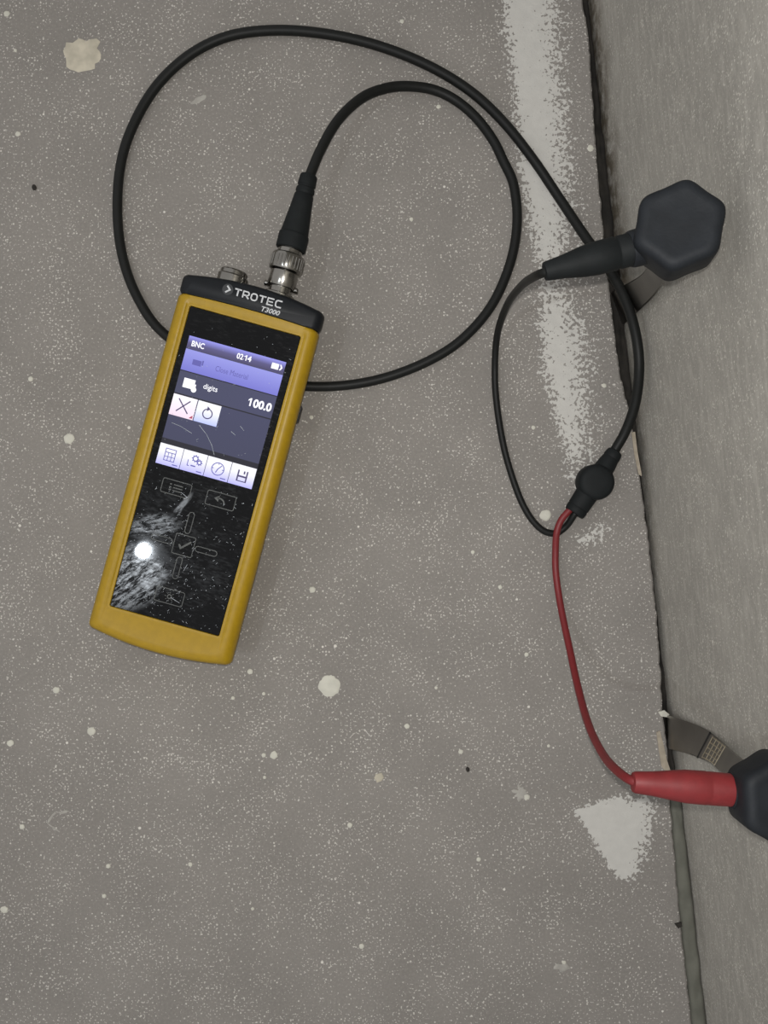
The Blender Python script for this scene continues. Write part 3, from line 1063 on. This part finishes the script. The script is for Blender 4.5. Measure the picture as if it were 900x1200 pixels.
# black lead
pb0, pb1 = P(637.5, 318.5, ZP), P(752, 289, ZP)
k_ax = along(pb0, pb1)
pts = [P(682, 590, 5.2), P(673, 603, 5), P(663, 617, 2.4), P(650, 625, 1.6), P(634, 620, 1.6), P(618, 601, 1.6), P(604, 570, 1.6), P(590, 522, 1.6), P(581.5, 468, 1.8), P(580, 425, 4),
       P(583.5, 388, 14), P(595, 356, 38), P(611, 335, 72), P(625, 325, 100), P(637.5, 319.5, ZP - 0.3), pb0 + k_ax * 6 * MM]
bm = bmesh.new()
tube(bm, catmull(pts, 9), 1.45 * MM, 12)
cpart('black_lead', bm, M_CABLE, ang=60)
bm = bmesh.new()
lathe(bm, mm([(0, 1.8), (0.2, 2.7), (0.8, 2.9), (6, 3.5), (12, 4.6), (16, 5.0), (22, 5.1), (22.5, 4.7), (23, 4.7), (23.4, 5.0), (30, 4.9), (30.4, 4.4)]), pb0, k_ax, 36)
cpart('black_plug', bm, M_RUBBER)


# ------------------------------------------------------------------ electrodes
def hexr(t):
    """hexagon with round corners and faintly hollow sides; corners at multiples of 60 degrees"""
    p = 11.0
    sm = sum(max(0.0, math.cos(t - math.radians(30 + 60 * k))) ** p for k in range(6)) ** (-1 / p)
    return sm * 0.905 + 0.012 * math.cos(6 * t)


def electrode(base, label, ktop, kaxis, phase, krad, left, right, plug_at, plug_dir, hatch=None, reach=1.04):
    e = empty('electrode_probe', base, label, 'probe')
    e['group'] = 'blade electrodes pushed into the wall joint'
    T = Matrix.Translation(-base)
    # six-lobed knob
    a = Vector(kaxis).normalized()
    u = (Vector((1, 0, 0)) - a * a.x).normalized()
    v = a.cross(u)
    H = 17.0
    prof = [(-H, 0.55), (-H, 0.80), (-H + 0.7, 0.90), (-H + 2, 0.95), (-H * 0.5, 0.98), (-3.2, 1.0), (-1.8, 0.985), (-0.8, 0.94), (-0.2, 0.86),
            (0.0, 0.78), (-0.05, 0.70), (-0.25, 0.62), (-0.25, 0.3), (-0.25, 0.05)]
    loops = []
    for d, fr in prof:
        loops.append([ktop + a * d * MM + (u * math.cos(t) + v * math.sin(t)) * krad * MM * fr
                      * hexr(t - phase)
                      for t in (2 * math.pi * k / 96 for k in range(96))])
    bm = bmesh.new()
    loft(bm, loops)
    bm.transform(T)
    kn = auto_smooth(mesh_obj('knob', bm, M_KNOB, e), 50)
    # steel blade
    L, Rr = catmull([P(*q) for q in left], 8), catmull([P(*q) for q in right], 8)
    bm = bmesh.new()
    loops = []
    for i, (p, q) in enumerate(zip(L, Rr)):
        j0, j1 = max(0, i - 1), min(len(L) - 1, i + 1)
        t = ((L[j1] + Rr[j1]) - (L[j0] + Rr[j0])).normalized()
        n = t.cross(q - p).normalized() * 0.4 * MM
        m1, m2 = p.lerp(q, 0.04), p.lerp(q, 0.96)
        loops.append([p, m1 + n, m2 + n, q, m2 - n, m1 - n])
    loft(bm, loops)
    bm.transform(T)
    bl = auto_smooth(mesh_obj('blade', bm, M_BLADE, e), 40)
    if hatch:
        i0, i1 = hatch
        i0, i1 = int(i0 * (len(L) - 1)), int(i1 * (len(L) - 1))
        bm = bmesh.new()
        for i in range(i0, i1 + 1, 2):        # pale cross ribs laid over the blade
            p, q = L[i], Rr[i]
            t = (L[i + 1] + Rr[i + 1] - L[i - 1] - Rr[i - 1]).normalized()
            n = t.cross(q - p).normalized()
            if n.dot(Vector((0, 0, D)) - p) < 0:
                n = -n
            tube(bm, [p.lerp(q, 0.05) + n * 0.45 * MM, p.lerp(q, 0.95) + n * 0.42 * MM], 0.26 * MM, 6)
        for fr in (0.08, 0.29, 0.5, 0.71, 0.92):
            cc = []
            for i in range(i0, i1 + 1):
                p, q = L[i], Rr[i]
                t = (L[i + 1] + Rr[i + 1] - L[i - 1] - Rr[i - 1]).normalized()
                n = t.cross(q - p).normalized()
                if n.dot(Vector((0, 0, D)) - p) < 0:
                    n = -n
                cc.append(p.lerp(q, fr) + n * 0.45 * MM)
            tube(bm, cc, 0.24 * MM, 6)
        bm.transform(T)
        mesh_obj('brass_hatch', bm, M_BRASS, bl)
        i = i0 - 2
        p, q = L[i], Rr[i]
        n = (L[i + 1] + Rr[i + 1] - L[i - 1] - Rr[i - 1]).cross(q - p).normalized()
        if n.dot(Vector((0, 0, D)) - p) < 0:
            n = -n
        bm = bmesh.new()
        tube(bm, [p + n * 0.35 * MM, q + n * 0.35 * MM], 0.4 * MM, 8)  # dark line across the blade, just before the hatch
        bm.transform(T)
        mesh_obj('dark_line', bm, M_HOLE, bl)
    # sleeve on the knob that takes the plug
    bm = bmesh.new()
    c0 = ktop + a * (-H * 0.55 * MM)
    c0 = plug_at + plug_dir * (c0 - plug_at).dot(plug_dir)
    lathe(bm, mm([(krad * 0.5, 5.6), (krad * (reach - 0.18), 5.6), (krad * (reach - 0.06), 5.5), (krad * reach, 5.2), (krad * reach, 4.0)]), c0, plug_dir, 32)
    bm.transform(T)
    auto_smooth(mesh_obj('plug_sleeve', bm, M_KNOB, kn), 40)
    return e


electrode(P(727, 372, 0), 'blade probe with black hexagonal knob and black plug, beside the wall at upper right',
          P(797, 261, 124), (-0.24, 0.02, 1), math.radians(80), 13.5,
          [(716, 343, -24), (717, 342, -4), (726, 337, 10), (750, 323, 42), (763, 306, 76), (777, 285, 112)],
          [(729, 382, -24), (731, 380, -4), (742, 370, 13), (765, 348, 46), (781, 325, 76), (795, 300, 112)],
          pb0, -k_ax)
electrode(P(783, 858, 0), 'blade probe with black knob holding the red plug, cut off at lower right',
          P(925, 942, 124), (0.0, 0.10, 1), math.radians(30), 13.7,
          [(780, 838, -24), (782, 838, 0), (812, 848, 27), (829, 856, 42), (846, 868.5, 60), (859, 880, 82), (880, 897, 112)],
          [(781, 878, -24), (784, 878, 0), (798, 881, 13), (814, 886, 30), (832, 894, 52), (844, 904, 76), (866, 917, 112)],
          pr0, -r_ax, hatch=(0.60, 0.77), reach=0.9)
